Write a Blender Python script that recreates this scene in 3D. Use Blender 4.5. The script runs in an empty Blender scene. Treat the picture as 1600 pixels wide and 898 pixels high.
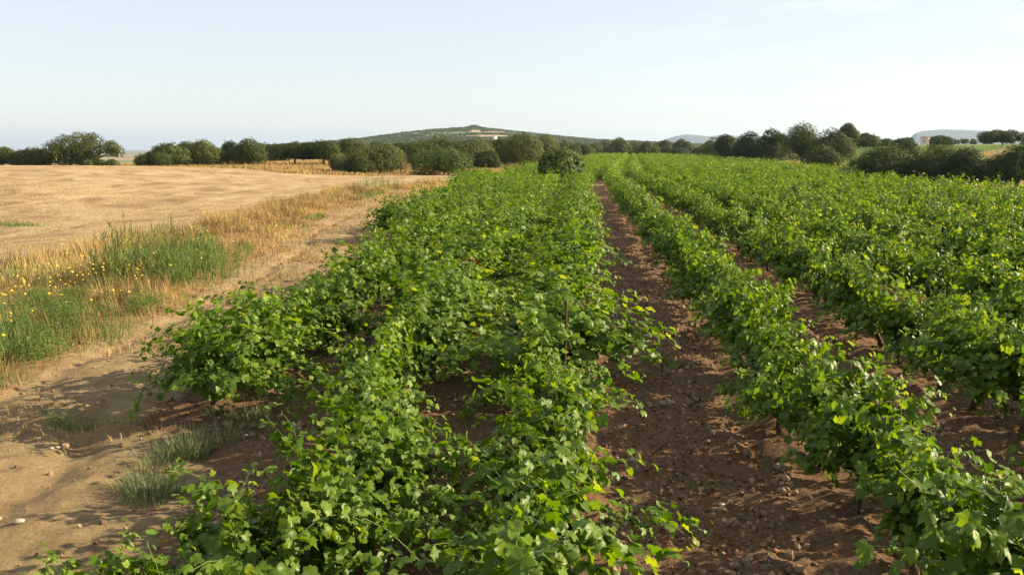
import bpy, math
import numpy as np
R = math.radians

# ------------------------------------------------------------------ camera
W0, H0, F0 = 1600.0, 898.0, 1450.0          # reference frame and focal length in pixels
CAM_H, HORIZON, VPX = 3.0, 232.0, 915.0
PITCH = math.atan((H0 / 2 - HORIZON) / F0)
YAW = math.atan((VPX - W0 / 2) * math.cos(PITCH) / F0)   # camera turned left of the vine rows
scene = bpy.context.scene
col = scene.collection
cam_d = bpy.data.cameras.new('camera')
cam_d.sensor_width = 36.0
cam_d.lens = 36.0 * F0 / W0
cam_d.clip_start = 0.1
cam_d.clip_end = 40000
cam = bpy.data.objects.new('camera', cam_d)
col.objects.link(cam)
cam.location = (0, 0, CAM_H)
cam.rotation_euler = (math.pi / 2 - PITCH, 0, YAW)
scene.camera = cam

# ------------------------------------------------------------------ light
SUN_EL, SUN_AHEAD = R(25), R(12)            # low sun from the right, a little ahead
sun_dir = np.array([math.cos(SUN_EL) * math.cos(SUN_AHEAD), math.cos(SUN_EL) * math.sin(SUN_AHEAD), math.sin(SUN_EL)])
world = bpy.data.worlds.new('World')
scene.world = world
world.use_nodes = True
wn, wl = world.node_tree.nodes, world.node_tree.links
bg = wn['Background']
sky = wn.new('ShaderNodeTexSky')
sky.sky_type = 'NISHITA'
sky.sun_disc = False
sky.sun_elevation = SUN_EL
sky.sun_rotation = R(90) - SUN_AHEAD
sky.air_density, sky.dust_density, sky.ozone_density = 1.0, .45, 2.2
tc = wn.new('ShaderNodeTexCoord')
mp = wn.new('ShaderNodeMapping'); mp.inputs['Scale'].default_value = (3.0, 3.0, 26.0)
nz = wn.new('ShaderNodeTexNoise'); nz.inputs['Scale'].default_value = 1.6; nz.inputs['Detail'].default_value = 9; nz.inputs['Roughness'].default_value = .62
cr = wn.new('ShaderNodeValToRGB'); cr.color_ramp.elements[0].position = .50; cr.color_ramp.elements[1].position = .80
wl.new(tc.outputs['Generated'], mp.inputs['Vector']); wl.new(mp.outputs['Vector'], nz.inputs['Vector'])
wl.new(nz.outputs['Fac'], cr.inputs['Fac'])
# thin cirrus lies only in the sunward part of the sky
sp = wn.new('ShaderNodeSeparateXYZ'); wl.new(tc.outputs['Generated'], sp.inputs[0])
mr = wn.new('ShaderNodeMapRange'); mr.interpolation_type = 'SMOOTHSTEP'
mr.inputs['From Min'].default_value = -.15; mr.inputs['From Max'].default_value = .45
wl.new(sp.outputs['X'], mr.inputs['Value'])
mu = wn.new('ShaderNodeMath'); mu.operation = 'MULTIPLY'; wl.new(cr.outputs['Color'], mu.inputs[0]); wl.new(mr.outputs['Result'], mu.inputs[1])
mu2 = wn.new('ShaderNodeMath'); mu2.operation = 'MULTIPLY'; mu2.inputs[1].default_value = .85; wl.new(mu.outputs[0], mu2.inputs[0])
mxs = wn.new('ShaderNodeMix'); mxs.data_type = 'RGBA'
wl.new(mu2.outputs[0], mxs.inputs[0]); wl.new(sky.outputs['Color'], mxs.inputs[6]); mxs.inputs[7].default_value = (6.8, 6.75, 6.7, 1)
veil = wn.new('ShaderNodeMix'); veil.data_type = 'RGBA'; veil.inputs[0].default_value = .56; veil.inputs[7].default_value = (5.3, 5.32, 5.34, 1)   # thin high haze over the whole sky
wl.new(sky.outputs['Color'], veil.inputs[6]); wl.new(veil.outputs[2], mxs.inputs[6])
wl.new(mxs.outputs[2], bg.inputs['Color'])
bg.inputs['Strength'].default_value = 0.069
sd = bpy.data.lights.new('sun', 'SUN'); sd.energy = 5.0; sd.angle = R(.55); sd.color = (1.0, .82, .55)
sun = bpy.data.objects.new('sun', sd); col.objects.link(sun)
from mathutils import Vector, Matrix
sun.rotation_euler = Vector(sun_dir).to_track_quat('Z', 'Y').to_euler()
sun.location = (60, 10, 40)
vs = scene.view_settings
vs.view_transform = 'Standard'; vs.look = 'None'; vs.exposure = 1.42; vs.gamma = 1.0
try: vs.use_curve_mapping = False
except Exception: pass
scene.cycles.max_bounces = 8
scene.cycles.volume_bounces = 0
scene.cycles.transparent_max_bounces = 8
scene.cycles.use_adaptive_sampling = True

# ------------------------------------------------------------------ helpers
_cy, _sy, _cp, _sp_ = math.cos(YAW), math.sin(YAW), math.cos(PITCH), math.sin(PITCH)
FWD = np.array([-_sy * _cp, _cy * _cp, -_sp_]); RGT = np.array([_cy, _sy, 0]); UPV = np.array([-_sy * _sp_, _cy * _sp_, _cp])

def ray(px, py):
    return FWD * F0 + RGT * (px - W0 / 2) - UPV * (py - H0 / 2)

def bear(px, py, dist):
    """world point at horizontal distance dist along the sight line through a picture point"""
    r = ray(px, py); h = math.hypot(r[0], r[1])
    return np.array([r[0] / h * dist, r[1] / h * dist, CAM_H + r[2] / h * dist])

def project(P):
    P = np.atleast_2d(P) - np.array([0, 0, CAM_H])
    z = P @ FWD
    return W0 / 2 + F0 * (P @ RGT) / z, H0 / 2 - F0 * (P @ UPV) / z, z

def smooth(a, b, x):
    t = np.clip((np.asarray(x, float) - a) / (b - a), 0, 1)
    return t * t * (3 - 2 * t)

def _hash(ix, iy, seed):
    h = (ix.astype(np.int64) * 374761393 + iy.astype(np.int64) * 668265263 + seed * 974711) & 0xFFFFFFFF
    h = ((h ^ (h >> 13)) * 1274126177) & 0xFFFFFFFF
    return ((h ^ (h >> 16)) & 0xFFFF) / 65535.0

def vnoise(x, y, seed=0):
    x = np.asarray(x, float); y = np.asarray(y, float)
    ix, iy = np.floor(x), np.floor(y); fx, fy = x - ix, y - iy
    fx = fx * fx * (3 - 2 * fx); fy = fy * fy * (3 - 2 * fy)
    a, b = _hash(ix, iy, seed), _hash(ix + 1, iy, seed); c, d = _hash(ix, iy + 1, seed), _hash(ix + 1, iy + 1, seed)
    return (a * (1 - fx) + b * fx) * (1 - fy) + (c * (1 - fx) + d * fx) * fy

def fbm(x, y, seed=0, oct=4):
    s, a, t = 0, 1.0, 0
    for k in range(oct):
        s = s + a * (vnoise(x * 2 ** k, y * 2 ** k, seed + 17 * k) - .5); t += a; a *= .5
    return s / t * 2

def tag(o, label=None, cat=None, group=None, kind=None):
    if label: o['label'] = label
    if cat: o['category'] = cat
    if group: o['group'] = group
    if kind: o['kind'] = kind
    return o

def mesh_np(name, V, polys, attrs=None, mats=(), mat_idx=None, smooth_shade=False):
    """V (n,3); polys: list of (F,k) index arrays; attrs: {name: per-vertex float or (n,4) colour}"""
    me = bpy.data.meshes.new(name)
    V = np.ascontiguousarray(V, np.float32)
    me.vertices.add(len(V)); me.vertices.foreach_set('co', V.ravel())
    polys = [np.asarray(p, np.int32) for p in polys if len(p)]
    loops = np.concatenate([p.ravel() for p in polys])
    tot = np.concatenate([np.full(len(p), p.shape[1], np.int32) for p in polys])
    start = np.concatenate([[0], np.cumsum(tot)[:-1]]).astype(np.int32)
    me.loops.add(len(loops)); me.loops.foreach_set('vertex_index', loops)
    me.polygons.add(len(tot)); me.polygons.foreach_set('loop_start', start)
    if mat_idx is not None: me.polygons.foreach_set('material_index', np.concatenate([np.broadcast_to(m, (len(p),)) for m, p in zip(mat_idx, polys)]).astype(np.int32))
    me.polygons.foreach_set('use_smooth', np.full(len(tot), smooth_shade, bool))
    for k, a in (attrs or {}).items():
        a = np.asarray(a, np.float32)
        if a.ndim == 2:
            at = me.attributes.new(k, 'FLOAT_COLOR', 'POINT'); at.data.foreach_set('color', np.ascontiguousarray(a).ravel())
        else:
            at = me.attributes.new(k, 'FLOAT', 'POINT'); at.data.foreach_set('value', a)
    for m in mats: me.materials.append(m)
    me.update(calc_edges=True)
    return me

def add(name, me, parent=None, loc=None):
    o = bpy.data.objects.new(name, me); col.objects.link(o)
    if loc is not None: o.location = loc
    if parent: o.parent = parent
    return o

def empty(name, loc, rz=0.0):
    o = bpy.data.objects.new(name, None); col.objects.link(o)
    o.location = loc; o.rotation_euler = (0, 0, rz); o.empty_display_size = .2
    return o

class Geo:
    """collects vertices, faces and a tint value; faces carry a material index"""
    def __init__(s): s.V, s.P, s.M, s.T, s.n = [], [], [], [], 0
    def put(s, V, polys, tint=0.5, mat=0):
        V = np.asarray(V, float)
        s.V.append(V); s.T.append(np.broadcast_to(np.asarray(tint, float), (len(V),)))
        for p in polys:
            p = np.asarray(p)
            if len(p): s.P.append(p + s.n); s.M.append(mat)
        s.n += len(V)
    def mesh(s, name, mats, smooth_shade=False):
        return mesh_np(name, np.concatenate(s.V), s.P, {'tint': np.concatenate(s.T)}, mats, s.M, smooth_shade)

def tube(pts, rad, n=6):
    pts = np.asarray(pts, float); k = len(pts); rad = np.broadcast_to(np.asarray(rad, float), (k,))
    t = np.gradient(pts, axis=0); t /= np.linalg.norm(t, axis=1)[:, None] + 1e-9
    ref = np.where(np.abs(t[:, 2:3]) > .9, [[1., 0, 0]], [[0, 0, 1.]])
    u = np.cross(t, ref); u /= np.linalg.norm(u, axis=1)[:, None] + 1e-9; v = np.cross(t, u)
    a = np.arange(n) / n * 2 * math.pi
    V = (pts[:, None] + rad[:, None, None] * (np.cos(a)[None, :, None] * u[:, None] + np.sin(a)[None, :, None] * v[:, None])).reshape(-1, 3)
    i, j = np.meshgrid(np.arange(k - 1), np.arange(n), indexing='ij'); j2 = (j + 1) % n
    q = np.stack([i * n + j, i * n + j2, (i + 1) * n + j2, (i + 1) * n + j], -1).reshape(-1, 4)
    return V, q, np.array([np.arange((k - 1) * n, k * n)])

def unit(a): return a / (np.linalg.norm(a, axis=-1, keepdims=True) + 1e-9)

def basis(nrm, tip):
    nrm = unit(nrm); tip = unit(tip - nrm * np.sum(tip * nrm, -1, keepdims=True)); r = np.cross(tip, nrm)
    return np.stack([r, tip, nrm], 1)                  # rows: right, tip, normal

def stamp(geo, tv, tf, pos, nrm, tip, size, tint, mat=0):
    """one template copied to every (pos, normal, tip direction, size)"""
    if len(pos) == 0: return
    B = basis(nrm, tip); size = np.asarray(size, float)
    sz = size[:, None, None] if size.ndim == 1 else size[:, None, :]
    V = np.einsum('nij,njk->nik', tv[None] * sz, B) + pos[:, None]
    off = (np.arange(len(pos)) * len(tv))[:, None, None]
    geo.put(V.reshape(-1, 3), [(f[None] + off).reshape(-1, f.shape[1]) for f in tf], np.repeat(np.asarray(tint), len(tv)), mat)

def vine_leaf(curl, fold, seed):
    rg = np.random.default_rng(seed)
    half = [(0, .60), (15, .50), (28, .43), (44, .54), (58, .57), (72, .47), (86, .43), (106, .52), (124, .52), (146, .46), (168, .28)]
    ang = [a for a, r in half] + [-a for a, r in half[:0:-1]]; rr = [r for a, r in half] + [r for a, r in half[:0:-1]]
    ang = np.radians(ang); rr = np.array(rr) * rg.uniform(.9, 1.1, len(rr))
    V = np.stack([np.sin(ang) * rr, .40 + np.cos(ang) * rr, np.zeros_like(rr)], 1)
    V = np.concatenate([[[0, .38, 0]], V, [[0, .18, 0]]])
    V[:, 2] = fold * np.abs(V[:, 0]) - curl * (V[:, 0] ** 2 + (V[:, 1] - .3) ** 2) + rg.normal(0, .045, len(V))
    n = len(ang)
    return V, [np.array([[0, 1 + i, 1 + (i + 1) % n] for i in range(n)])]
LEAF0 = [vine_leaf(.35, .22, 1), vine_leaf(.7, .05, 2), vine_leaf(-.25, .3, 3), vine_leaf(.9, .35, 4)]
LEAF0 += [vine_leaf(.5, .6, 5), vine_leaf(1.2, -.1, 6)]
LEAF1 = (np.array([[0, 0, 0], [.45, .35, .09], [.30, .75, .02], [0, 1.0, -.14], [-.30, .75, .02], [-.45, .35, .09]], float), [np.array([[0, 1, 2, 3], [0, 3, 4, 5]])])
LEAF2 = (np.array([[0, 0, 0], [.46, .45, .12], [0, 1, -.1], [-.46, .45, .12]], float), [np.array([[0, 1, 2], [0, 2, 3]])])
BLADE = (np.array([[-.5, 0, 0], [.5, 0, 0], [.34, .55, .09], [-.34, .55, .09], [0, 1, .38]], float), [np.array([[0, 1, 2, 3]]), np.array([[3, 2, 4]])])

# ------------------------------------------------------------------ materials
def mat(name):
    m = bpy.data.materials.new(name); m.use_nodes = True
    return m, m.node_tree.nodes, m.node_tree.links, m.node_tree.nodes['Principled BSDF']

def ramp(nodes, stops):
    r = nodes.new('ShaderNodeValToRGB'); e = r.color_ramp.elements
    while len(e) < len(stops): e.new(.5)
    for k, (p, c) in enumerate(stops): e[k].position = p; e[k].color = (*c, 1)
    return r

def mixc(nodes, links, fac, a, b, blend='MIX'):
    m = nodes.new('ShaderNodeMix'); m.data_type = 'RGBA'; m.blend_type = blend
    for s, v in ((0, fac), (6, a), (7, b)):
        if isinstance(v, (int, float)): m.inputs[s].default_value = v
        elif isinstance(v, tuple): m.inputs[s].default_value = (*v, 1)
        else: links.new(v, m.inputs[s])
    return m.outputs[2]

def leaf_mat(name, stops, back, trans_tint, tfac=.32, rough=.42, spec=.5, hue_var=.12, backmix=.5):
    m, n, l, p = mat(name)
    at = n.new('ShaderNodeAttribute'); at.attribute_name = 'tint'
    r = ramp(n, stops); l.new(at.outputs['Fac'], r.inputs['Fac'])
    oi = n.new('ShaderNodeObjectInfo')
    hs = n.new('ShaderNodeHueSaturation')
    mrr = n.new('ShaderNodeMapRange'); mrr.inputs['To Min'].default_value = 1 - hue_var; mrr.inputs['To Max'].default_value = 1 + hue_var
    l.new(oi.outputs['Random'], mrr.inputs['Value']); l.new(mrr.outputs['Result'], hs.inputs['Value']); l.new(r.outputs['Color'], hs.inputs['Color'])
    g = n.new('ShaderNodeNewGeometry')
    bm = n.new('ShaderNodeMath'); bm.operation = 'MULTIPLY'; bm.inputs[1].default_value = backmix; l.new(g.outputs['Backfacing'], bm.inputs[0])
    c = mixc(n, l, bm.outputs[0], hs.outputs['Color'], back)
    l.new(c, p.inputs['Base Color']); p.inputs['Roughness'].default_value = rough; p.inputs['Specular IOR Level'].default_value = spec
    t = n.new('ShaderNodeBsdfTranslucent')
    l.new(mixc(n, l, 1.0, hs.outputs['Color'], trans_tint, 'MULTIPLY'), t.inputs['Color'])
    mx = n.new('ShaderNodeMixShader'); mx.inputs[0].default_value = tfac
    l.new(p.outputs[0], mx.inputs[1]); l.new(t.outputs[0], mx.inputs[2]); l.new(mx.outputs[0], n['Material Output'].inputs['Surface'])
    return m

M_VINE = leaf_mat('vine_leaf', [(0, (.020, .052, .004)), (.30, (.050, .114, .007)), (.60, (.112, .192, .012)), (.86, (.22, .28, .035)), (.90, (.19, .215, .06)), (.95, (.20, .035, .012)), (1, (.16, .05, .02))],
                  (.10, .165, .016), (2.4, 2.15, .35), .37, .45, .27)
M_OAK = leaf_mat('oak_leaf', [(0, (.026, .041, .010)), (.5, (.070, .088, .022)), (1, (.145, .155, .042))], (.06, .085, .02), (1.8, 1.8, .9), .2, .6, .14)
M_FIG = leaf_mat('fig_leaf', [(0, (.024, .046, .006)), (.5, (.062, .098, .012)), (1, (.15, .19, .035))], (.06, .10, .03), (1.9, 1.8, .9), .25, .55, .3)
M_DRY = leaf_mat('dry_grass', [(0, (.17, .11, .045)), (.5, (.36, .25, .10)), (1, (.52, .40, .18))], (.38, .28, .12), (1.3, 1.2, .9), .3, .7, .2, .05)
M_GREENGRASS = leaf_mat('green_grass', [(0, (.045, .085, .02)), (.5, (.10, .165, .035)), (1, (.22, .27, .07))], (.13, .18, .05), (1.8, 1.7, 1.0), .35, .55, .35, .05)
M_GREYGRASS = leaf_mat('grey_green_grass', [(0, (.08, .115, .045)), (.5, (.15, .18, .08)), (1, (.26, .27, .14))], (.13, .15, .08), (1.4, 1.4, 1.0), .3, .6, .3, .05)
M_LITTER = leaf_mat('dry_leaf', [(0, (.07, .03, .014)), (.45, (.20, .075, .03)), (.75, (.34, .17, .08)), (1, (.42, .30, .17))], (.22, .12, .06), (1.2, 1.0, .8), .15, .7, .2, .05)

def simple(name, c, rough=.8, spec=.3, nscale=None, namp=.3):
    m, n, l, p = mat(name)
    p.inputs['Roughness'].default_value = rough; p.inputs['Specular IOR Level'].default_value = spec
    if nscale:
        t = n.new('ShaderNodeTexNoise'); t.inputs['Scale'].default_value = nscale; t.inputs['Detail'].default_value = 6
        o = n.new('ShaderNodeTexCoord'); l.new(o.outputs['Object'], t.inputs['Vector'])
        r = ramp(n, [(.3, tuple(v * (1 - namp) for v in c)), (.7, tuple(min(1, v * (1 + namp)) for v in c))])
        l.new(t.outputs['Fac'], r.inputs['Fac']); l.new(r.outputs['Color'], p.inputs['Base Color'])
        b = n.new('ShaderNodeBump'); b.inputs['Strength'].default_value = .5; b.inputs['Distance'].default_value = .02
        l.new(t.outputs['Fac'], b.inputs['Height']); l.new(b.outputs[0], p.inputs['Normal'])
    else: p.inputs['Base Color'].default_value = (*c, 1)
    return m
M_BARK = simple('vine_bark', (.085, .055, .036), .9, .2, 40, .5)
M_TRUNK = simple('tree_bark', (.10, .07, .05), .95, .2, 6, .5)
M_SHOOT = simple('green_shoot', (.10, .13, .03), .6, .3)
M_STAKE = simple('rusty_stake', (.10, .045, .025), .8, .3, 30, .4)
M_CANE = simple('dry_cane', (.36, .28, .15), .7, .3, 25, .3)
M_YELLOW = simple('yellow_petal', (.75, .50, .02), .6, .2)
M_WHITE = simple('white_plastic', (.72, .72, .70), .5, .4)
M_STONE = simple('pale_stone', (.40, .35, .28), .9, .2, 30, .25)
M_WALL = simple('pale_wall', (.72, .58, .50), .9, .2, 1.5, .1)
M_WALLW = simple('white_wall', (.80, .78, .74), .9, .2, 1.5, .1)
M_TILE = simple('roof_tile', (.33, .17, .11), .9, .2, 2, .3)
M_GLASSDARK = simple('window_glass', (.03, .035, .04), .2, .5)

# ground: one shader, mixed by what grows or lies at each place
def ground_mat():
    m, n, l, p = mat('ground_cover')
    tc = n.new('ShaderNodeNewGeometry')
    def noise(scale, detail=8, rough=.6, sc=None, dist=0):
        t = n.new('ShaderNodeTexNoise'); t.inputs['Scale'].default_value = scale; t.inputs['Detail'].default_value = detail; t.inputs['Roughness'].default_value = rough
        t.inputs['Distortion'].default_value = dist
        if sc:
            q = n.new('ShaderNodeMapping'); q.inputs['Scale'].default_value = sc[:3]; q.inputs['Rotation'].default_value = (0, 0, sc[3] if len(sc) > 3 else 0)
            l.new(tc.outputs['Position'], q.inputs['Vector']); l.new(q.outputs[0], t.inputs['Vector'])
        else: l.new(tc.outputs['Position'], t.inputs['Vector'])
        return t.outputs['Fac']
    def rp(src, stops):
        r = ramp(n, stops); l.new(src, r.inputs['Fac']); return r.outputs['Color']
    fine, mid, big = noise(22, 8, .7), noise(3.2, 8, .62), noise(.35, 6, .6)
    soil = rp(fine, [(.28, (.075, .049, .030)), (.5, (.20, .124, .068)), (.74, (.34, .225, .13))])
    soil = mixc(n, l, rp(mid, [(.42, (0, 0, 0)), (.62, (.75, .75, .75))]), soil, (.215, .115, .056))
    track = rp(mid, [(.25, (.20, .138, .066)), (.5, (.325, .235, .118)), (.75, (.44, .335, .18))])
    track = mixc(n, l, rp(fine, [(.35, (.5, .5, .5)), (.6, (0, 0, 0))]), track, (.24, .15, .085))
    st = noise(.42, 11, .74, (1.25, .55, 1, .06), .9); st2 = noise(5.0, 8, .75)
    field = rp(st, [(.38, (.17, .115, .06)), (.46, (.30, .215, .115)), (.53, (.40, .305, .165)), (.64, (.49, .40, .235))])
    field = mixc(n, l, rp(st2, [(.36, (.7, .7, .7)), (.58, (0, 0, 0))]), field, (.27, .175, .075))
    field = mixc(n, l, rp(big, [(.45, (0, 0, 0)), (.75, (.5, .5, .5))]), field, (.34, .225, .11))
    dry = rp(mid, [(.25, (.16, .10, .045)), (.5, (.34, .21, .09)), (.75, (.48, .33, .15))])
    dry = mixc(n, l, rp(big, [(.45, (0, 0, 0)), (.7, (.7, .7, .7))]), dry, (.16, .15, .05))
    green = rp(noise(.12, 8, .65), [(.3, (.05, .085, .02)), (.5, (.10, .15, .03)), (.75, (.17, .19, .055))])
    at = n.new('ShaderNodeAttribute'); at.attribute_name = 'zone'
    s = n.new('ShaderNodeSeparateColor'); l.new(at.outputs['Color'], s.inputs[0])
    def soft(sig):   # ragged border: attribute perturbed by noise
        a = n.new('ShaderNodeMath'); a.operation = 'ADD'; l.new(sig, a.inputs[0])
        b = n.new('ShaderNodeMath'); b.operation = 'MULTIPLY_ADD'; l.new(mid, b.inputs[0]); b.inputs[1].default_value = .9; b.inputs[2].default_value = -.45
        l.new(b.outputs[0], a.inputs[1])
        q = n.new('ShaderNodeMapRange'); q.interpolation_type = 'SMOOTHSTEP'; q.inputs['From Min'].default_value = .35; q.inputs['From Max'].default_value = .65
        l.new(a.outputs[0], q.inputs['Value']); return q.outputs['Result']
    c = mixc(n, l, soft(s.outputs[1]), soil, track)
    c = mixc(n, l, soft(s.outputs[2]), c, dry)
    c = mixc(n, l, soft(s.outputs[0]), c, field)
    c = mixc(n, l, soft(at.outputs['Alpha']), c, green)
    l.new(c, p.inputs['Base Color']); p.inputs['Roughness'].default_value = .95; p.inputs['Specular IOR Level'].default_value = .15
    b1 = n.new('ShaderNodeBump'); b1.inputs['Strength'].default_value = .9; b1.inputs['Distance'].default_value = .05; l.new(fine, b1.inputs['Height'])
    b2 = n.new('ShaderNodeBump'); b2.inputs['Strength'].default_value = .8; b2.inputs['Distance'].default_value = .12; l.new(st2, b2.inputs['Height']); l.new(b1.outputs[0], b2.inputs['Normal'])
    l.new(b2.outputs[0], p.inputs['Normal'])
    return m
M_GROUND = ground_mat()

# ------------------------------------------------------------------ terrain
ROW = 2.15
def x_vine(Y):  return np.interp(Y, [-20, 3, 8.3, 9.6, 20, 28, 31, 50, 60, 66, 75, 100, 160, 300], [-3.3, -3.3, -3.4, -4.9, -5.1, -5.3, -7.1, -7.6, -8.0, -9.5, -9.5, -8.5, -8, -10])
def x_track(Y): return np.interp(Y, [-20, 8, 12, 17, 25, 30, 45, 64, 80, 400], [-7.6, -7.6, -7.5, -7.8, -9.2, -10, -12.5, -14, -10.0, -10.6])
def x_verge(Y): return np.interp(Y, [-20, 12, 23, 31, 45, 64, 84, 400], [-13, -13.5, -14.5, -14.2, -15.8, -17, -11.5, -11.5])
def field_end(X): return np.interp(X, [-80, -50, -30, -22, -10], [118, 118, 92, 100, 128])

def zones(X, Y):
    j = fbm(X * .5, Y * .5, 5, 3) * .5
    xv, xt, xg = x_vine(Y), x_track(Y), x_verge(Y)
    soft = .35 + np.clip(Y, 0, 200) * .006
    track = smooth(-soft, soft, xv - X + j * .6) * smooth(-soft, soft, X - xt + j)
    beyond = smooth(-4, 4, Y - field_end(X) + j * 4)
    verge = smooth(-soft, soft, xt - X - j) * (1 - smooth(-soft * 1.5, soft * 1.5, xg - X + 2 * j))
    field = smooth(-soft * 1.5, soft * 1.5, xg - X + 2 * j) * (1 - beyond)
    dry = np.maximum(verge, smooth(-soft, soft, xg - X) * beyond)
    dry = np.maximum(dry, smooth(24, 26, X + j)); dry = np.maximum(dry, smooth(325, 335, Y))
    green = smooth(24.5, 27, X) * smooth(-.05, .2, .12 - fbm(X * .08, Y * .05, 85, 3)) * (1 - smooth(330, 420, Y))
    green = np.maximum(green, smooth(50, 60, X + 5 * j) * (1 - smooth(330, 420, Y)))
    far = smooth(430, 700, np.hypot(X, Y)) * (fbm(X * .004, Y * .004, 9, 3) > -.1)
    return field, track, dry, np.maximum(green, far * .9)

def terrain(X, Y):
    X = np.asarray(X, float); Y = np.asarray(Y, float)
    z = 1.72 * smooth(-17, -43, X) * smooth(16, 58, Y) * (1 - .72 * smooth(66, 125, Y))
    z = z + (3.3 * smooth(31, 62, X) + 1.3 * smooth(70, 160, X)) * smooth(25, 75, Y) * (1 - .6 * smooth(500, 1200, Y))
    ratio = X / np.maximum(Y, 1)
    z = z - np.clip(Y - 152, 0, 260) * .085 * smooth(-.37, -.46, ratio) * (1 - smooth(0, .1, ratio))
    z = z + fbm(X * .02, Y * .02, 3, 3) * .25 * smooth(20, 60, np.abs(X))
    return z

def micro(X, Y):
    f, t, d, g = zones(X, Y)
    near = 1 - smooth(30, 70, np.hypot(X, Y))
    soil = np.clip(1 - f - t - d - g, 0, 1)
    dz = soil * (.095 * fbm(X * 2.4, Y * 2.4, 21, 5) + .055 * np.abs(fbm(X * 8, Y * 8, 31, 3)))
    for k in range(-4, 11):                                        # wheel furrow beside each row, soil drawn up under the vines
        dz = dz - soil * .06 * np.clip(.55 + fbm(Y * .7, Y * 0 + k * 3., 12, 2), 0, 1) * np.exp(-((X - (k * ROW + 1.78) - .16 * fbm(Y * .5, Y * 0 + k, 8, 3)) / .10) ** 2) * (1 if k in (-1, 0, 1, 2) else .4)
        dz = dz + soil * .05 * np.exp(-((X - k * ROW) / .32) ** 2)
    xm = (x_vine(Y) * .45 + x_track(Y) * .55)
    for o in (-.75, .75): dz = dz - t * .07 * np.exp(-((X - xm - o - .1 * fbm(Y * .3, Y * 0 + o, 4, 2)) / .22) ** 2)
    dz = dz + t * (.10 * fbm(X * .9, Y * .9, 41, 4) + .035 * fbm(X * 5, Y * 5, 43, 4)) + f * (.05 * fbm(X * .8, Y * 1.6, 51, 4)) + d * .12 * fbm(X * .8, Y * .8, 61, 3)
    return dz * near

def gz(X, Y): return terrain(X, Y) + micro(X, Y)

def axis(fine, lo, hi, grow, cap):
    out = [lo]
    while out[-1] < hi: out.append(out[-1] + fine)
    s = fine
    while out[-1] < cap: s *= grow; out.append(out[-1] + s)
    neg = [lo]; s = fine
    while neg[-1] > -cap: s *= grow; neg.append(neg[-1] - s)
    return np.array(neg[:0:-1] + out)
gx = axis(.055, -8.5, 7.5, 1.045, 9000)
gy = [-400., -150, -60, -25, -12, -6, -2, 1, 3, 4.2]
while gy[-1] < 13000: gy.append(gy[-1] + max(.05, .0075 * gy[-1] if gy[-1] < 400 else .03 * gy[-1]))
gy = np.array(gy)
GX, GY = np.meshgrid(gx, gy)
GZ = gz(GX, GY)
nxg, nyg = len(gx), len(gy)
ii, jj = np.meshgrid(np.arange(nyg - 1), np.arange(nxg - 1), indexing='ij')
quads = np.stack([ii * nxg + jj, ii * nxg + jj + 1, (ii + 1) * nxg + jj + 1, (ii + 1) * nxg + jj], -1).reshape(-1, 4)
zc = np.stack(zones(GX, GY), -1).reshape(-1, 4)
GV = np.stack([GX, GY, GZ], -1).reshape(-1, 3)
fcx = GV[quads].mean(1); fz = zc[quads].mean(1)
soilw = (1 - fz.sum(1))
inrow = (soilw > .4) & (fcx[:, 0] < 26) & (fcx[:, 1] < 335)
which = np.where(fz[:, 0] > .5, 0, np.where(fz[:, 1] > .5, 1, np.where(inrow, 2, 3)))
for k, (nm, lb) in enumerate((('stubble_field', 'mown straw field rising to a low crest'), ('dirt_track', 'sandy farm track beside the vines'), ('vineyard_soil', 'brown tilled soil between the vine rows'), ('ground', 'dry grassland and far fields'))):
    q = quads[which == k]
    used, inv = np.unique(q, return_inverse=True)
    me = mesh_np(nm, GV[used], [inv.reshape(-1, 4)], {'zone': zc[used]}, [M_GROUND], None, True)
    tag(add(nm, me), lb, nm.replace('_', ' '), None, 'structure')

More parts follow.
